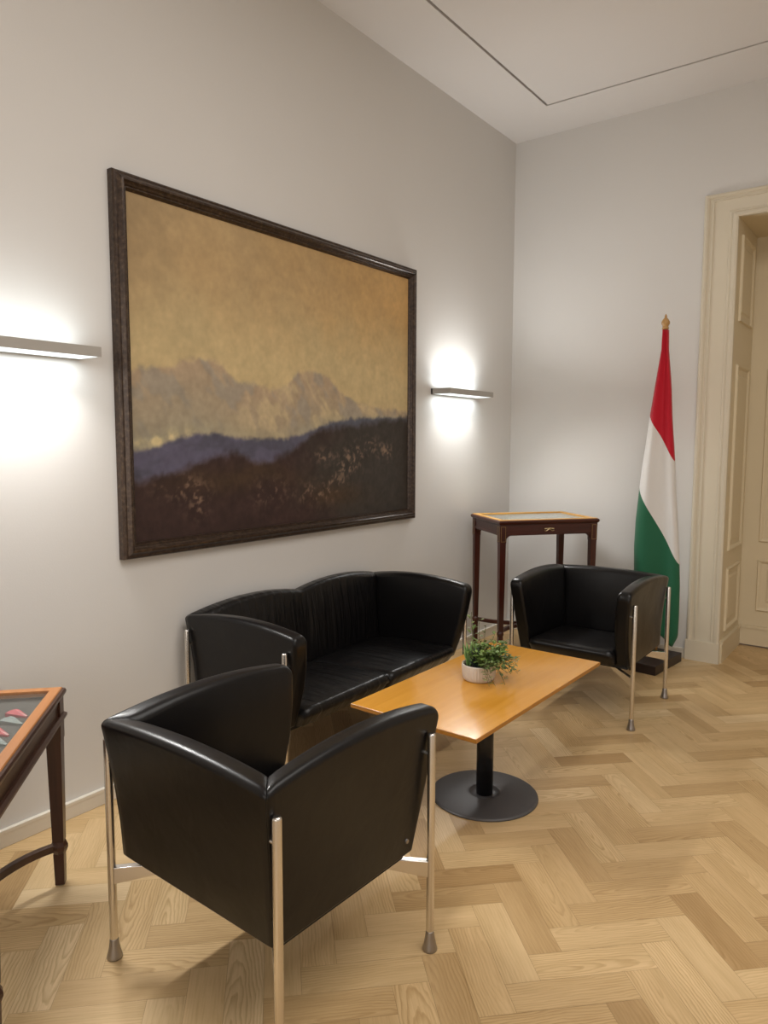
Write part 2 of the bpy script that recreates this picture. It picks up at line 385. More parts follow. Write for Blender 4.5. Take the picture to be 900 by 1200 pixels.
def paint(y, z):
    n1 = fb(y*3.2, z*3.2, 1.3); n2 = fb(y*14, z*14, 4.1, 5); n3 = fb(y*1.1, z*1.1, 7.7, 3); n4 = fb(y*38, z*38, 2.2, 3)
    t = (y+3.5)/2.1
    sky = lerp3((150, 128, 94), (166, 134, 88), sstep(.2, .75, t+.25*n3))
    sky = lerp3(sky, (168, 150, 112), sstep(2.35, 1.85, z+.10*n1))
    sky = lerp3(sky, (132, 112, 82), .55*sstep(.18, 0, t+.05*n1)*sstep(1.8, 2.4, z))
    sky = tuple(c*(1+.05*n1+.05*n2+.035*n4) for c in sky)
    col = sky
    wob = .010*n2+.006*n4
    zf, zb, zd = pl(far, y), pl(blue, y), pl(dark, y)
    k = sstep(zf+.014, zf-.02, z+wob*1.4)
    if k > 0:
        h = max(0, min(1, (zf-z)/max(.05, zf-zb)))
        mt = lerp3((149, 129, 108), (142, 130, 110), h)
        streak = fb(y*9+z*6, z*5-y*2, 9.1, 4)
        mt = lerp3(mt, (168, 152, 120), .8*sstep(.02, .38, streak)*sstep(-3.1, -2.6, y))
        mt = lerp3(mt, (128, 122, 114), .7*sstep(.02, .4, -streak))
        mt = lerp3(mt, (120, 118, 106), .6*h*sstep(-2.6, -3.4, y))
        mt = lerp3(mt, (138, 132, 112), .5*sstep(.7, 1, h))
        cl = math.exp(-((y+3.30)/.16)**2-((z-1.512-(y+3.30)*.22)/.024)**2)
        mt = lerp3(mt, (178, 164, 126), 1.3*cl*max(0, .5+1.6*n2))
        mt = tuple(c*(1+.05*n2+.05*n4) for c in mt)
        col = lerp3(col, mt, k*.9)
    k = sstep(zb+.016, zb-.012, z+wob)
    if k > 0:
        bl = lerp3((70, 69, 82), (80, 77, 94), sstep(.0, .4, fb(y*5, z*9, 3.3)+.3))
        bl = lerp3(bl, (70, 74, 82), .6*sstep(-2.6, -2.2, y))
        bl = tuple(c*(1+.07*n2+.05*n4) for c in bl); col = lerp3(col, bl, k)
    k = sstep(zd+.024, zd-.03, z+wob*1.5)
    if k > 0:
        dk = lerp3((50, 36, 34), (50, 45, 41), sstep(-2.6, -2.0, y+.3*n1))
        dk = lerp3(dk, (60, 46, 32), .7*math.exp(-((y+2.85)/.45)**2-((z-1.32+.05*n1)/.06)**2))
        dk = lerp3(dk, (70, 50, 32), .6*math.exp(-((y+2.15)/.22)**2-((z-1.20)/.06)**2))
        dk = lerp3(dk, (46, 33, 31), .5*sstep(1.2, 1.08, z)*sstep(-2.4, -3.0, y))
        s = 0
        for sy, sz, a, b in specks: s += math.exp(-((y-sy)/a)**2-((z-sz)/b)**2)
        sp = fb(y*44+fb(y*9, z*9)*1.5, z*36, 6.6, 3)
        dk = lerp3(dk, (124, 102, 84), min(1, s)*sstep(.05, .6, sp+.35*n2+.3*n4)*.75)
        dk = tuple(c*(1+.12*n2+.10*n4) for c in dk); col = lerp3(col, dk, k)
    return col
pic = thing('framed_painting', 'large framed landscape painting of hazy mountains and dark hills hanging between two wall lamps', 'painting', (.03, -2.4525, 1.789))
PW, PH = 2.128, 1.560
bm = bmesh.new()
fp = [(0, -.03), (0, .0), (.004, .008), (.010, .012), (.018, .012), (.022, .016), (.032, .025), (.042, .026), (.047, .020), (.050, .014), (.058, .010), (.062, .004), (.068, .004), (.076, -.010), (.078, -.03)]
fp = [(q*.87, d) for q, d in fp]
profile_frame(bm, PW, PH, fp, 0, lambda u, v, d: (d, u, v))
m = mat('bronzed_frame', (.045, .028, .018, 1), .30, .35); n = N(m)
f_ = n.noise(n.coords((1, 1, 1)), 60, 4, .6)
n.color(n.ramp(f_, [(.3, (.024, .014, .010, 1)), (.55, (.058, .036, .024, 1)), (.8, (.13, .09, .058, 1))])); n.bump(f_, .25, .004)
obj('frame', bm, m, pic)
bm = bmesh.new(); cl = bm.verts.layers.float_color.new('paint')
NY, NZ = 330, 240; a, b = PW/2-.066, PH/2-.066
grid = []
for j in range(NZ+1):
    row = []
    for i in range(NY+1):
        u, v = -a+2*a*i/NY, -b+2*b*j/NZ
        vv = bm.verts.new((-.014, u, v)); c = paint(u-2.4525, v+1.789); vv[cl] = srgb(*[max(0, min(255, x)) for x in c]); row.append(vv)
    grid.append(row)
for j in range(NZ):
    for i in range(NY): bm.faces.new((grid[j][i], grid[j][i+1], grid[j+1][i+1], grid[j+1][i]))
edge = [(-a, -b), (a, -b), (a, b), (-a, b)]
m = mat('oil_paint', (.3, .25, .2, 1), .5, spec=.3); n = N(m)
ca = n.new('ShaderNodeVertexColor'); ca.layer_name = 'paint'
gain = n.new('ShaderNodeVectorMath', operation='SCALE'); gain.inputs['Scale'].default_value = 1.5
n.link(ca.outputs['Color'], gain.inputs[0]); n.color(gain.outputs[0])
n.bump(n.noise(n.coords((1, 1, 1)), 55, 5, .65), .25, .004)
obj('canvas', bm, m, pic, recalc=False)
bm = B(-.029, -.018, -a, a, -b, b); obj('backing_board', bm, M['under'], pic)

# ------------------------------------------------------------------ wall lamps
def wall_lamp(yc, label):
    t = thing('wall_lamp', label, 'lamp', (0, yc, 1.832), 0, 'slim wall lamps beside the painting')
    h = .2925
    bm = bmesh.new()                                 # open tray: front, ends, back plate, two cross ribs
    box(bm, .144, .15, -h, h, -.018, .019); box(bm, 0, .144, -h, -h+.006, -.018, .019); box(bm, 0, .144, h-.006, h, -.018, .019)
    box(bm, 0, .012, -h, h, -.018, .019)
    obj('housing', bm, M['lamp'], t)
    obj('lower_diffuser', B(.012, .144, -h+.006, h-.006, -.017, -.012), M['glow'], t)
    obj('upper_diffuser', B(.012, .144, -h+.006, h-.006, .011, .016), M['glow'], t)
    return t
wall_lamp(-.8675, 'slim grey wall lamp between the painting and the room corner')
wall_lamp(-3.955, 'slim grey wall lamp to the left of the painting, cut by the photo edge')

# ------------------------------------------------------------------ leather seating
ZB, ZC, TH = .318, .727, .074
def arcz(s, n=1, crest=.030, dip=.006):
    t = (s*n) % 1.0 if s < 1 else 1.0
    z = crest*(1-(2*t-1)**2)
    if n > 1:
        w = math.exp(-((s-.5)/.05)**2)               # soft dip between the two backs
        lift = dip*math.sin(PI*s)
        z = z*(1-0*w)+lift
    return ZC+z
def rrect(th, h, ins, r_top=.023, r_bot=.005, nseg=6):
    """rounded rectangle (a = thickness 0..th, b = height 0..h), inset by ins"""
    pts = []
    a0, a1, b0, b1 = ins, th-ins, ins, h-ins
    rt = max(.003, r_top-ins*.6); rb = max(.002, r_bot-ins*.3)
    def arc(cx, cy, r, t0):
        for k in range(nseg+1):
            t = t0+PI/2*k/nseg; pts.append((cx+r*math.cos(t), cy+r*math.sin(t)))
    arc(a1-rt, b1-rt, rt, 0); arc(a0+rt, b1-rt, rt, PI/2)
    # side points down the outer face
    for q in (.75, .5, .25): pts.append((a0, b0+rb+(b1-rt-b0-rb)*q))
    arc(a0+rb, b0+rb, rb, PI); arc(a1-rb, b0+rb, rb, 1.5*PI)
    for q in (.25, .5, .75): pts.append((a1, b0+rb+(b1-rt-b0-rb)*q))
    return pts
def skin(bm, rings, cap0=True, cap1=True):
    for p, q in zip(rings, rings[1:]):
        k = len(p)
        for i in range(k): bm.faces.new((p[i], p[(i+1) % k], q[(i+1) % k], q[i]))
    if cap0: bm.faces.new(rings[0][::-1])
    if cap1: bm.faces.new(rings[-1])
def seat_geo(HX, hxb):
    """HX half outer width at the top, hxb at the bottom"""
    xo = lambda b: hxb+(HX-hxb)*max(0, b)**2.2
    yo = lambda b: -.286-.044*max(0, b)**1.4
    yf = lambda b: .258+.100*b+.016*math.sin(PI*min(1, b))
    return xo, yo, yf
def arm_bm(HX, hxb, side):
    xo, yo, yf = seat_geo(HX, hxb); bm = bmesh.new(); rings = []
    ss = [(-1, .007), (0, .0025)] + [(i/22, 0) for i in range(1, 22)]
    fr = [(1-.013/.62*(1-math.sin(t)), .013*(1-math.cos(t))) for t in [PI/2*k/6 for k in range(7)]]
    steps = [(0.0, .0028), (.006, .0008)] + [(i/24, 0) for i in range(1, 23)] + [(.93+.01*i, 0) for i in range(5)] + fr
    for s, ins in steps:
        zt = arcz(s); e = (1-s)*.66; R_ = .034
        if e < R_: zt -= R_-math.sqrt(max(0, R_*R_-(R_-e)**2))*.9-.1*R_ if e > 0 else R_*.9
        h = zt-ZB; ring = []
        for a, b in rrect(TH, h, ins):
            bb = b/h; x = xo(bb)-a
            x -= -.006*math.sin(PI*bb)*(a/TH)*-1*math.sin(PI*s)  # slightly padded inner face
            y0 = yo(bb)+a; y = y0+(yf(bb)-y0)*s
            ring.append(bm.verts.new((side*x, y, ZB+b)))
        rings.append(ring)
    skin(bm, rings); return bm
def back_bm(HX, hxb, n=1):
    xo, yo, yf = seat_geo(HX, hxb); bm = bmesh.new(); rings = []
    K = 26 if n == 1 else 56
    steps = [(0, .0028), (.006, .0008)] + [(i/K, 0) for i in range(1, K)] + [(.994, .0008), (1, .0028)]
    for s, ins in steps:
        zt = arcz(s, n, .034 if n > 1 else .015); h = zt-ZB; ring = []
        for a, b in rrect(TH, h, ins):
            bb = b/h; x1 = xo(bb)-a; x = -x1+2*x1*s
            pad = .012*math.sin(PI*bb)*(a/TH)*math.sin(PI*((s*n) % 1 if s < 1 else 0))
            ring.append(bm.verts.new((x, yo(bb)+a+pad, ZB+b)))
        rings.append(ring)
    skin(bm, rings); return bm
def cushion_bm(x0, x1):
    """seat pad: rounded front edge, crowned top, front face raked back"""
    bm = bmesh.new(); rings = []; z0, z1 = .312, .402; yb, yfr = -.222, .318; r = .03; K = 22
    def section(ins, s):
        crown = .010*math.sin(PI*s)
        pts = [(yb+.02+ins, z0+ins*.5), ]
        for k in range(5): t = PI-PI/2*k/4; pts.append((yb+ins+.03+.03*math.cos(t), z1-.03-.03+.03*math.sin(t)-ins+.012*0))
        for q in (.2, .4, .6, .8): pts.append((yb+.03+(yfr-r-yb-.03)*q, z1-.018*(1-q)-ins+crown*math.sin(PI*q)))
        for k in range(8):
            t = PI/2-PI/2*k/7; pts.append((yfr-r-ins+r*math.cos(t), z1-r-ins+r*math.sin(t)))
        pts.append((yfr-.010-ins, z0+.045)); pts.append((yfr-.038-ins, z0+.008+ins*.5)); pts.append((yfr-.048-ins, z0+ins*.5))
        return pts
    for i in range(K+1):
        s = i/K
        e = min(s, 1-s)*(x1-x0); ins = .014*(1-math.sqrt(max(0, 1-(1-min(1, e/.02))**2))) if e < .02 else 0
        rings.append([bm.verts.new((x0+(x1-x0)*s, y, z)) for y, z in section(ins, s)])
    skin(bm, rings); return bm
def seating(name, label, cat, HX, n=1, group=None):
    t = thing(name, label, cat, group=group)
    hxb = HX-.028
    obj('backrest', back_bm(HX, hxb, n), M['leather_back'] if n > 1 else M['leather'], t, smooth=True)
    for sd in (-1, 1): obj('armrest', arm_bm(HX, hxb, sd), M['leather'], t, smooth=True)
    xi = hxb-TH-.001
    w = 2*xi/n
    for k in range(n):
        obj('seat_cushion', cushion_bm(-xi+w*k+(.0005 if k else 0), -xi+w*(k+1)-.0005), M['leather_seat'] if n > 1 else M['leather'], t, smooth=True)
    obj('base_frame', B(-hxb+.02, hxb-.02, -.262, .235, .296, .3175), M['under'], t)
    for sx in (-1, 1):
        for sy in (-1, 1):
            lx, ly = sx*(HX+.0035), sy*.302
            bm = bmesh.new()
            lathe(bm, [(.0085, .052), (.0115, .053), (.0117, .054), (.0117, .658), (.0105, .662), (.006, .664)], (lx, ly, 0), 18)
            lg = obj('leg', bm, M['chrome'], t, smooth=False, bevel=.0)
            for p in lg.data.polygons: p.use_smooth = len(p.vertices) == 4
            bm = bmesh.new(); lathe(bm, [(.021, 0), (.0225, .002), (.0225, .006), (.019, .018), (.0145, .040), (.0125, .058), (.0118, .060)], (lx, ly, 0), 20)
            ft = obj('foot', bm, M['foot'], lg)
            for p in ft.data.polygons: p.use_smooth = len(p.vertices) == 4
            # diagonal bracket, deep at the leg and running in under the shell
            d = Vector((-sx*.72, -sy*.60, 0)).normalized(); s_ = d.cross(Vector((0, 0, 1)))*.0105
            p0 = Vector((lx, ly, 0))+d*.008; p1 = Vector((lx, ly, 0))+d*.20
            bm = bmesh.new()
            q = [[bm.verts.new(p+s_*k+Vector((0, 0, z))) for k, z in ((-1, za), (1, za), (1, zb), (-1, zb))] for p, za, zb in ((p0, .230, .279), (p0.lerp(p1, .5), .252, .287), (p1, .272, .296))]
            for a_, b_ in zip(q, q[1:]):
                for k in range(4): bm.faces.new((a_[k], a_[(k+1) % 4], b_[(k+1) % 4], b_[k]))
            bm.faces.new(q[0][::-1]); bm.faces.new(q[-1])
            obj('bracket', bm, M['chrome'], t, bevel=.002)
            bm = bmesh.new(); 
            tube(bm, [(lx-sx*.002, ly, .60), (lx-sx*.024, ly, .60)], .006, 10)
            obj('bolt', bm, M['chrome'], lg)
        bm = bmesh.new(); tube(bm, [(sx*(hxb-.002), .225, .36), (sx*(hxb+.005), .225, .36)], [.0075, .006], 12)
        obj('button', bm, M['foot'], t)
    return t
arm0 = seating('armchair', 'black leather armchair nearest the camera, seen from behind, on chrome tube legs', 'armchair', .345, 1, 'black leather armchairs')
arm0.location = (1.2115, -3.843, 0); arm0.rotation_euler = (0, 0, -math.radians(2))
dup(arm0, (1.156, -1.228, 0), PI, 'black leather armchair facing the camera beyond the coffee table')
sofa = seating('sofa', 'black leather two-seat sofa with twin arched back under the painting', 'sofa', .700, 2)
sofa.location = (.367, -2.530, 0); sofa.rotation_euler = (0, 0, -PI/2)

# ------------------------------------------------------------------ coffee table
tb = thing('coffee_table', 'honey wood coffee table on a round dark grey metal pedestal between the seats', 'table', (1.236, -2.615, 0), math.radians(-1))
bm = bmesh.new(); hx, hy = .278, .553
rings = []
for ins, z in ((.020, .474), (.002, .4835), (0, .485), (0, .4985), (.0015, .5)):
    rings.append([bm.verts.new((x*(hx-ins), y*(hy-ins), z)) for x, y in ((-1, -1), (1, -1), (1, 1), (-1, 1))])
for p, q in zip(rings, rings[1:]):
    for k in range(4): bm.faces.new((p[k], p[(k+1) % 4], q[(k+1) % 4], q[k])).material_index = 1
bm.faces.new(rings[0][::-1]).material_index = 1; bm.faces.new(rings[-1])
obj('tabletop', bm, [M['table'], M['table_edge']], tb)
bm = bmesh.new(); lathe(bm, [(.0355, .012), (.0355, .466)], n=32); obj('column', bm, M['iron_dark'], tb, smooth=True).data.polygons[-1].use_smooth = False
bm = bmesh.new(); box(bm, -.13, .13, -.20, .20, .466, .474); obj('mounting_plate', bm, M['iron_dark'], tb)
bm = bmesh.new()
lathe(bm, [(.224, 0), (.226, .002), (.225, .007), (.215, .011), (.080, .019), (.068, .0195), (.062, .017), (.055, .010), (.036, .009)], n=64)
bs = obj('base', bm, M['iron'], tb)
for p in bs.data.polygons: p.use_smooth = len(p.vertices) == 4

# ------------------------------------------------------------------ potted plant
PX, PY, PZ = 1.200, -2.615, .5
pp = thing('potted_plant', 'mixed green succulents and trailing herbs in a white ribbed bowl on the coffee table', 'plant', (PX, PY, PZ))
bm = bmesh.new(); nn = 144
prof = [(.050, 0, 0), (.060, .0015, 0), (.064, .008, .3), (.068, .022, 1), (.0705, .05, 1), (.0715, .064, .6), (.0715, .068, 0), (.0705, .071, 0), (.067, .070, 0), (.065, .060, 0), (.06, .05, 0)]
rings = []
for r, z, k in prof:
    rings.append([bm.verts.new(((r+.0016*k*math.cos(36*2*PI*i/nn))*math.cos(2*PI*i/nn), (r+.0016*k*math.cos(36*2*PI*i/nn))*math.sin(2*PI*i/nn), z)) for i in range(nn)])
for a_, b_ in zip(rings, rings[1:]):
    for i in range(nn): bm.faces.new((a_[i], a_[(i+1) % nn], b_[(i+1) % nn], b_[i]))
bm.faces.new(rings[0][::-1])
obj('pot', bm, M['pot'], pp, smooth=True)
bm = bmesh.new(); lathe(bm, [(.0001, .063), (.03, .062), (.0645, .057)], n=24, cap=False); obj('soil', bm, M['soil'], pp, smooth=True)
R2 = Vector((math.cos(math.radians(36.7)), math.sin(math.radians(36.7)), 0))      # along the viewer's right, used only to choose which side each plant grows on
F2 = Vector((-R2.y, R2.x, 0))
def blade(bm, base, tip, w, bend, n=6, mi=0, thick=.25):
    base, tip = Vector(base), Vector(tip); d = tip-base; side = d.cross(Vector((bend[0], bend[1], 0.3))).normalized(); nrm = side.cross(d).normalized()
    rings = []
    for i in range(n+1):
        t = i/n; p = base+d*t+Vector(bend)*(t*t); ww = w*(1-t)**.7*(.75+.6*t) if t < 1 else .0004
        rings.append([bm.verts.new(p+side*ww), bm.verts.new(p-nrm*ww*thick*1.6), bm.verts.new(p-side*ww), bm.verts.new(p+nrm*ww*thick)])
    for a_, b_ in zip(rings, rings[1:]):
        for k in range(4): bm.faces.new((a_[k], a_[(k+1) % 4], b_[(k+1) % 4], b_[k])).material_index = mi
    bm.faces.new(rings[0][::-1]); bm.faces.new(rings[-1])
def leaf(bm, p, d, w, l, up=Vector((0, 0, 1)), mi=0):
    d = d.normalized(); s = d.cross(up)
    if s.length < .01: s = Vector((1, 0, 0))
    s.normalize(); nrm = s.cross(d)
    top = []; 
    prof = [(0, .12), (.25, .8), (.55, 1), (.85, .6), (1, .05)]
    rows = [(bm.verts.new(p+d*l*t+s*w*k+nrm*.12*l*math.sin(PI*t)), bm.verts.new(p+d*l*t+nrm*(.12*l*math.sin(PI*t)-.15*w)), bm.verts.new(p+d*l*t-s*w*k+nrm*.12*l*math.sin(PI*t))) for t, k in prof]
    for a_, b_ in zip(rows, rows[1:]):
        for k in (0, 1): bm.faces.new((a_[k], a_[k+1], b_[k+1], b_[k])).material_index = mi
rnd = random.Random(11)
# aloe at the left
bm = bmesh.new(); c = -R2*.042+F2*.0+Vector((0, 0, .058))
for k in range(11):
    an = rnd.uniform(0, 2*PI); o = Vector((math.cos(an), math.sin(an), 0))
    hgt = rnd.uniform(.06, .105)
    blade(bm, c+o*.006, c+o*rnd.uniform(.008, .022)+Vector((0, 0, hgt)), rnd.uniform(.009, .013), o*rnd.uniform(.004, .016))
blade(bm, c-R2*.008, c-R2*.022+Vector((0, 0, .102)), .010, -R2*.006+Vector((0, 0, .004)))
obj('aloe', bm, M['aloe'], pp, smooth=True)
bm = bmesh.new(); c = -R2*.016-F2*.026+Vector((0, 0, .060))
for k in range(26):
    an = k*2.4; el = .35+1.1*k/26; o = Vector((math.cos(an), math.sin(an), 0))
    l = .030+.026*(k/26)
    blade(bm, c+Vector((0, 0, .03*k/26)), c+o*l*math.cos(el)+Vector((0, 0, .03*k/26+l*1.15*math.sin(el))), .0062, o*.003, 4, 0, .5)
obj('dark_rosette', bm, M['dark_succ'], pp, smooth=True)
# bushy herb
def sprig(bm, path, nleaf, wl, spread, stem_r=.0009):
    tube(bm, path, stem_r, 5, 0)
    P = [Vector(p) for p in path]
    for k in range(nleaf):
        t = (.15+.85*(k+rnd.random()*.6)/nleaf)*(len(P)-1); i = min(int(t), len(P)-2); p = P[i].lerp(P[i+1], t-i)
        an = rnd.uniform(0, 2*PI); d = Vector((math.cos(an), math.sin(an), rnd.uniform(-.2, .8)))
        l = wl*rnd.uniform(.7, 1.3); leaf(bm, p+d*l*spread, d, l*.36, l, mi=1)
bm = bmesh.new()
for k in range(70):
    an = rnd.uniform(0, 2*PI); rr = math.sqrt(rnd.random())*.042
    b0 = R2*.018+Vector((rr*math.cos(an), rr*math.sin(an), .058))
    o = (b0-Vector((0, 0, .058))-R2*.008); hgt = rnd.uniform(.045, .10)
    p1 = b0+o*.4+Vector((0, 0, hgt*.55)); p2 = b0+o*1.0+R2*rnd.uniform(-.005, .022)+Vector((0, 0, hgt))
    sprig(bm, [b0, p1, p2], 11, .0205, .15)
obj('bushy_herb', bm, [M['stem'], M['leaf']], pp, recalc=False)
# trailing stems over the right rim
bm = bmesh.new()
for k in range(34):
    an = rnd.uniform(-1.5, .9); o = R2*math.cos(an)+F2*math.sin(an)
    b0 = o*.045+Vector((0, 0, .060)); out = rnd.uniform(.055, .105); dz = rnd.uniform(-.055, .05)
    p1 = o*.070+Vector((0, 0, .085+rnd.uniform(0, .02))); p2 = o*(.05+out*.75)+Vector((0, 0, .078+dz*.4)); p3 = o*(.048+out)+R2*rnd.uniform(0, .025)+Vector((0, 0, max(.012, .06+dz)))
    sprig(bm, [b0, p1, p2, p3], 10, .0165, .3)
obj('trailing_foliage', bm, [M['stem'], M['leaf2']], pp, recalc=False)
# wispy tall stems
bm = bmesh.new()
for x, y, h, lean in ((-.004, .012, .165, -.028), (.012, .02, .20, -.012), (.022, .01, .17, .006), (.034, .0, .135, .03), (.05, .0, .11, .055), (.045, -.01, .095, .075), (-.012, .02, .225, -.02)):
    b0 = R2*x+F2*y+Vector((0, 0, .06)); tip = b0+R2*lean+Vector((0, 0, h))
    sprig(bm, [b0, b0.lerp(tip, .4)+F2*.004, b0.lerp(tip, .75)-R2*.003, tip], 8, .0185, .3, .0010)
obj('wispy_stems', bm, [M['stem'], M['leaf2']], pp, recalc=False)

# ------------------------------------------------------------------ flag
fg = thing('flag', 'red white and green flag hanging furled on a wooden pole in a dark block', 'flag', (1.272, -.32, 0), 0)
bm = bmesh.new(); box(bm, -.088, .088, -.22, .22, 0, .062)
bl_ = obj('base_block', bm, M['block'], fg, bevel=.003); bl_.rotation_euler = (0, 0, -.11); bl_.location = (.005, 0, 0)
bm = bmesh.new(); tube(bm, [(.0, 0, .055), (-.009, 0, 1.2), (-.017, 0, 2.235)], .0125, 14); obj('pole', bm, M['pole'], fg, smooth=True)
bm = bmesh.new(); lathe(bm, [(.012, 2.225), (.021, 2.23), (.022, 2.236), (.017, 2.242), (.019, 2.250), (.026, 2.262), (.026, 2.275), (.019, 2.288), (.010, 2.298), (.006, 2.304), (.0085, 2.309), (.004, 2.320), (.0005, 2.326)], (-.017, 0, 0), 20)
obj('finial', bm, M['pole'], fg, smooth=True)
# cloth: rows run diagonally (both hem lines of a stripe are rows); each row is a folded loop around the pole
Lk = [(0, (-.030, 2.222)), (.10, (-.034, 2.10)), (.22, (-.066, 1.88)), (1/3, (-.093, 1.685)), (.45, (-.113, 1.50)), (.56, (-.130, 1.36)), (2/3, (-.146, 1.20)), (.78, (-.163, .98)), (.86, (-.168, .80)), (.93, (-.158, .50)), (1, (-.075, .31))]
Rk = [(0, (.004, 2.222)), (.06, (.008, 2.10)), (.16, (.035, 1.86)), (.24, (.050, 1.65)), (1/3, (.078, 1.375)), (.45, (.098, 1.12)), (.56, (.118, .90)), (2/3, (.136, .700)), (.78, (.146, .55)), (.90, (.148, .35)), (.95, (.146, .225)), (1, (.112, .150))]
def kp(K, t):
    for (a_, p), (b_, q) in zip(K, K[1:]):
        if t <= b_: u = (t-a_)/(b_-a_); return p[0]+(q[0]-p[0])*u, p[1]+(q[1]-p[1])*u
    return K[-1][1]
bm = bmesh.new(); rows = []; NT, NS = 90, 44
for i in range(NT+1):
    t = i/NT; (lx, lz), (rx, rz) = kp(Lk, t), kp(Rk, t); row = []
    wdt = rx-lx
    for k in range(NS):
        q = k/NS
        if q < .62: s = q/.62; front = True
        else: s = 1-(q-.62)/.38; front = False
        x = lx+wdt*s; z = lz+(rz-lz)*s
        # hem sags softly between its corners near the bottom
        amp = min(.075, .016+wdt*.24)
        if front: y = -amp*(.50*math.sin(PI*s)**.5+.55*math.cos(2*PI*1.15*(s-.17))*math.sin(PI*s)**.6+.16*math.sin(11*s+2.5*t)*math.sin(PI*s))-.019*math.sin(PI*s)**.4
        else: y = amp*.6*math.sin(PI*s)**.6+.018*math.sin(PI*s)**.4+.006*math.sin(14*s+2*t)*math.sin(PI*s)
        row.append(bm.verts.new((x, y, z)))
    rows.append(row)
for i in range(NT):
    mi = min(2, int((i+.5)/NT*3))
    for k in range(NS):
        bm.faces.new((rows[i][k], rows[i][(k+1) % NS], rows[i+1][(k+1) % NS], rows[i+1][k])).material_index = mi
fc = obj('flag_cloth', bm, [M['red'], M['white'], M['green']], fg, smooth=True, recalc=False)
md = fc.modifiers.new('thick', 'SOLIDIFY'); md.thickness = .002; md.offset = 0

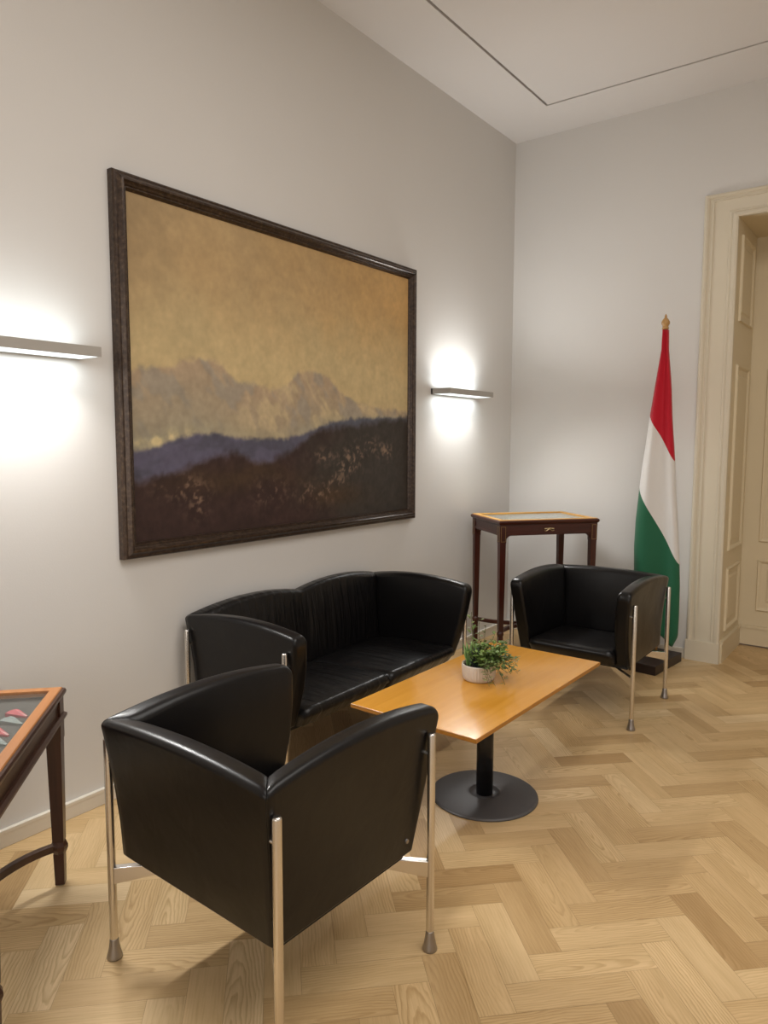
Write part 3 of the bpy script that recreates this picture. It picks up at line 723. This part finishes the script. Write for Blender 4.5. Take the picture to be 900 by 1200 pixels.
# ------------------------------------------------------------------ display cases
def vitrine(label, loc, rz, W, D, top, ap, mv, mh, rail, felt, leg_top, leg_bot, lower_mould, zs, recess, group):
    """table display case; local x = W, y = D, origin on the floor at its centre; front is -y"""
    t = thing('display_case', label, 'display case', loc, rz, group)
    rw = .036
    # glazed lid: raised rail with moulded outer edge
    bm = bmesh.new()
    profile_frame(bm, W, D, [(.004, top-.020), (.004, top-.003), (.007, top), (rw, top), (rw+.001, top-.001), (rw+.002, top-.020)])
    obj('lid_rail', bm, rail, t)
    bm = bmesh.new()
    profile_frame(bm, W+.012, D+.012, [(.012, top-.032), (.006, top-.030), (.001, top-.022), (0, top-.014), (.003, top-.007), (.0095, top-.004), (.0095, top-.020), (.02, top-.022), (.02, top-.032)])
    obj('edge_moulding', bm, mh, t)
    obj('glass', B(-W/2+rw-.006, W/2-rw+.006, -D/2+rw-.006, D/2-rw+.006, top-.009, top-.005), M['glass'], t)
    obj('display_bed', B(-W/2+.025, W/2-.025, -D/2+.025, D/2-.025, top-recess-.008, top-recess), felt, t)
    z1, z0 = top-.030, top-ap
    bm = bmesh.new()
    profile_frame(bm, W-.02, D-.02, [(0, z1), (0, z0), (.02, z0), (.02, z1)])
    # fielded grooves on each face
    for zz in ((z1-.014, .004), (z0+.012, .004)):
        profile_frame(bm, W-.014, D-.014, [(0, zz[0]-.005), (0, zz[0]+.005), (.006, zz[0]+.006), (.006, zz[0]-.006)])
    obj('apron', bm, mh, t)
    if lower_mould:
        bm = bmesh.new(); zl = z0+.028
        profile_frame(bm, W+.012, D+.012, [(.006, zl-.012), (.0, zl-.004), (.0, zl+.004), (.008, zl+.011), (.02, zl+.011), (.02, zl-.012)])
        obj('lower_moulding', bm, mh, t)
    ix, iy = W/2-.028, D/2-.028
    for sx in (-1, 1):
        for sy in (-1, 1):
            bm = bmesh.new(); lt, lb = leg_top/2, leg_bot/2
            blk = z0-.045
            quadloft(bm, [(sx*ix, sy*iy, lb, .004), (sx*ix, sy*iy, lb+(lt-lb)*(zs-.03)/blk, zs-.02)])
            quadloft(bm, [(sx*ix, sy*iy, lb+(lt-lb)*(zs+.02)/blk, zs+.02), (sx*ix, sy*iy, lt*.93, blk-.004), (sx*ix, sy*iy, lt, blk), (sx*ix, sy*iy, lt+.001, z1-.002)])
            lg = obj('leg', bm, mv, t, bevel=.0012)
            bm = bmesh.new()
            lathe(bm, [(lb*1.35, zs-.022), (lb*1.55, zs-.016), (lb*1.85, zs-.004), (lb*1.85, zs+.006), (lb*1.5, zs+.016), (lb*1.4, zs+.021)], (sx*ix, sy*iy, 0), 8)
            obj('knob', bm, mv, lg)
            bm = bmesh.new(); lathe(bm, [(lb*.8, 0), (lb*.8, .006)], (sx*ix, sy*iy, 0), 12); obj('glide', bm, M['foot'], lg)
            if not lower_mould:
                # quarter-round corner brackets below the apron and brass-lined corner block
                for ax in (0, 1):
                    bm = bmesh.new(); R_ = .046; n_ = 8; a0 = lt
                    f = []
                    for k in range(n_+1):
                        q = PI/2*k/n_; f.append((a0+R_*(1-math.sin(q)), z0-R_*(1-math.cos(q))))
                    f = [(a0, z0), ] + [(u, z) for u, z in f]
                    vs = []
                    for w in (-.008, .008):
                        vs.append([bm.verts.new((sx*(ix-u), sy*(iy)+w, z) if ax == 0 else (sx*ix+w, sy*(iy-u), z)) for u, z in f])
                    k_ = len(f)
                    bm.faces.new(vs[0]); bm.faces.new(vs[1][::-1])
                    for k in range(k_): bm.faces.new((vs[0][k], vs[0][(k+1) % k_], vs[1][(k+1) % k_], vs[1][k]))
                    obj('corner_bracket', bm, mv, t)
                bm = bmesh.new()
                for ax in (0, 1):
                    def mp(u, v, d, ax=ax): return (sx*ix+u, sy*(iy+lt+.0015+d), (blk+z1)/2+v-.004) if ax == 0 else (sx*(ix+lt+.0015+d), sy*iy+u, (blk+z1)/2+v-.004)
                    profile_frame(bm, leg_top*.72, z1-blk-.02, [(0, 0), (0, .001), (.0022, .001), (.0022, 0)], 0, mp)
                obj('brass_inlay', bm, M['inlay'], lg)
    if not lower_mould:
        for sy in (-1, 1):
            bm = bmesh.new(); zc = (z0+z1)/2; yy = sy*(D/2-.0085)
            tube(bm, [(x*.004, yy, zc-.006+.006*math.cos(x*.5)) for x in range(-9, 10)], [.0035*(1-.06*abs(x)) for x in range(-9, 10)], 6)
            for x in (-.03, -.022, -.012, 0, .012, .022, .03):
                lathe(bm, [(.0005, -.005), (.0045, -.003), (.006, 0), (.0045, .003), (.0005, .005)], (x, yy, zc+.006-.1*abs(x)), 8)
            obj('brass_ornament', bm, M['brass'], t)
    # crossed stretchers, each arm curving from its leg to the middle
    for sx in (-1, 1):
        for sy in (-1, 1):
            p0 = Vector((sx*(ix-.006), sy*(iy-.008), zs)); p1 = Vector((sx*(ix-.08), sy*(iy*.24), zs)); p2 = Vector((0, 0, zs))
            pts = [p0*(1-q)**2+p1*2*q*(1-q)+p2*q*q for q in [k/14 for k in range(15)]]
            bm = bmesh.new(); sweep(bm, pts, .022, .026); obj('stretcher', bm, mh, t, bevel=.003)
    return t
def case_pose(C, u, W, D, side):
    """corner C of the lid, u = unit direction of the W edge from C, side = +1 if the case lies to the left of u"""
    u = Vector(u).normalized(); v = Vector((-u.y, u.x))*side
    c = Vector(C)+u*W/2+v*D/2
    return (c.x, c.y, 0), math.atan2(u.y, u.x)
# case in the far corner: front-left lid corner to front-right lid corner
loc, rz = case_pose((.452, -1.018), (.455, .562), .718, .505, 1)
vitrine('dark red mahogany display case with golden rim standing in the far room corner', loc, rz, .718, .505, .990, .105, M['mahog'], M['mahog_h'], M['gold_rail'], M['felt_pale'], .046, .026, False, .225, .014, 'old display cases')
# case at the left edge of the photo
loc1, rz1 = case_pose((.388, -3.996), (.481, -.44), .74, .472, -1)
vitrine('brown display case with orange rim and small pennants under glass, left of nearest armchair', loc1, rz1, .74, .472, .680, .125, M['brown_v'], M['brown_h'], M['orange_rail'], M['felt'], .050, .030, True, .135, .03, 'old display cases')

def pennant(x, y, ang, sc, mats, label, group):
    bm = bmesh.new(); z = .680-.03
    out = [(-.030, -.020), (-.034, .004), (-.026, .020), (-.012, .018), (.040, -.004), (.038, -.010)]
    tipx = .012
    top = [bm.verts.new((px*sc, py*sc, .012 if px < 0 else .006)) for px, py in out]; bot = [bm.verts.new((px*sc, py*sc, 0)) for px, py in out]
    k = len(out)
    c = bm.verts.new((-.010*sc, 0, .018))
    for i in range(k):
        bm.faces.new((top[i], top[(i+1) % k], c)).material_index = 1 if (out[i][0] > 0 or out[(i+1) % k][0] > 0) and len(mats) > 1 and i == 4 else 0
        bm.faces.new((bot[i], bot[(i+1) % k], top[(i+1) % k], top[i]))
    bm.faces.new(bot[::-1])
    o = obj('pennant', bm, mats, None); o.location = (x, y, z); o.rotation_euler = (0, 0, ang)
    return tag(o, label, 'pennant', group)
AR = math.radians(20)
pennant(.452, -4.184, AR, 1.0, [M['pink'], M['pink_tip']], 'pink pennant nearest the far corner under the glass of the walnut case', 'pennants in the walnut case')
pennant(.500, -4.224, AR, 1.0, [M['greyp']], 'grey pennant between the two pink ones under the glass', 'pennants in the walnut case')
pennant(.552, -4.290, AR, 1.0, [M['pink'], M['pink_tip']], 'pink pennant at the photo edge under the glass, nearer the camera', 'pennants in the walnut case')
pennant(.615, -4.325, AR, 1.0, [M['greyp']], 'grey pennant nearest the camera at the photo edge under the glass', 'pennants in the walnut case')
pennant(.392, -4.235, AR, .8, [M['whitep']], 'small white pennant at the photo edge under the glass', 'pennants in the walnut case')

# ------------------------------------------------------------------ light
def area(name, loc, rot, sx, sy, power, color):
    l = bpy.data.lights.new(name, 'AREA'); l.shape = 'RECTANGLE'; l.size = sx; l.size_y = sy; l.energy = power; l.color = color
    o = bpy.data.objects.new(name, l); COL.objects.link(o); o.location = loc; o.rotation_euler = rot; return o
area('ceiling_fill_light', (3.0, -3.7, H-.06), (0, 0, 0), 2.4, 3.0, 72, (1, .965, .92))  # added overhead fill to lift the room; the ceiling has no fixture
area('rear_fill_light', (3.0, RY+.05, 1.9), (math.radians(90), 0, 0), 3.4, 2.2, 36, (1, .97, .93))  # added fill behind the camera; the wall has no window
def strip(yc, up, tilt, power, spread, color):
    o = area('wall_lamp_light', (.085, yc, 1.832+up*.022), (0, 0, 0), .54, .09, power, color)
    o.data.spread = math.radians(spread)
    d = Vector((math.sin(math.radians(tilt)), 0, up*math.cos(math.radians(tilt))))
    z = -d; x = Vector((0, 1, 0)); y = z.cross(x)
    o.rotation_euler = Matrix((x, y, z)).transposed().to_euler()
for yc in (-.8675, -3.955):                       # each lamp washes the wall above and below and throws light into the room
    left = yc < -2
    strip(yc, 1, 0, .75 if left else 1.5, 175, (.92, .985, 1)); strip(yc, -1, 0, 1.35, 175, (.92, .985, 1))
    strip(yc, 1, 30, 0.4 if left else 7.0, 140, (1, .98, .95)); strip(yc, -1, 35, 16 if left else 10, 130, (1, .98, .95))
w = bpy.data.worlds.new('world'); S.world = w; w.use_nodes = True
w.node_tree.nodes['Background'].inputs[0].default_value = (.9, .88, .85, 1); w.node_tree.nodes['Background'].inputs[1].default_value = .2

# ------------------------------------------------------------------ camera
f, yaw, pit, roll = 855.818, .6399567, .0961392, .00259648
fw = Vector((-math.sin(yaw)*math.cos(pit), math.cos(yaw)*math.cos(pit), -math.sin(pit)))
r = Vector((math.cos(yaw), math.sin(yaw), 0)); u = r.cross(fw)
r2 = r*math.cos(roll)+u*math.sin(roll); u2 = u*math.cos(roll)-r*math.sin(roll)
cd = bpy.data.cameras.new('camera'); cam = bpy.data.objects.new('camera', cd); COL.objects.link(cam)
cam.matrix_world = Matrix(((r2.x, u2.x, -fw.x, 2.67322), (r2.y, u2.y, -fw.y, -5.26790), (r2.z, u2.z, -fw.z, 1.5), (0, 0, 0, 1)))
cd.sensor_fit = 'VERTICAL'; cd.sensor_height = 24; cd.lens = f/1200*24; cd.clip_start = .05
S.camera = cam
S.view_settings.view_transform = 'Standard'; S.view_settings.look = 'None'; S.view_settings.gamma = 1; S.view_settings.use_curve_mapping = False
S.view_settings.exposure = .22
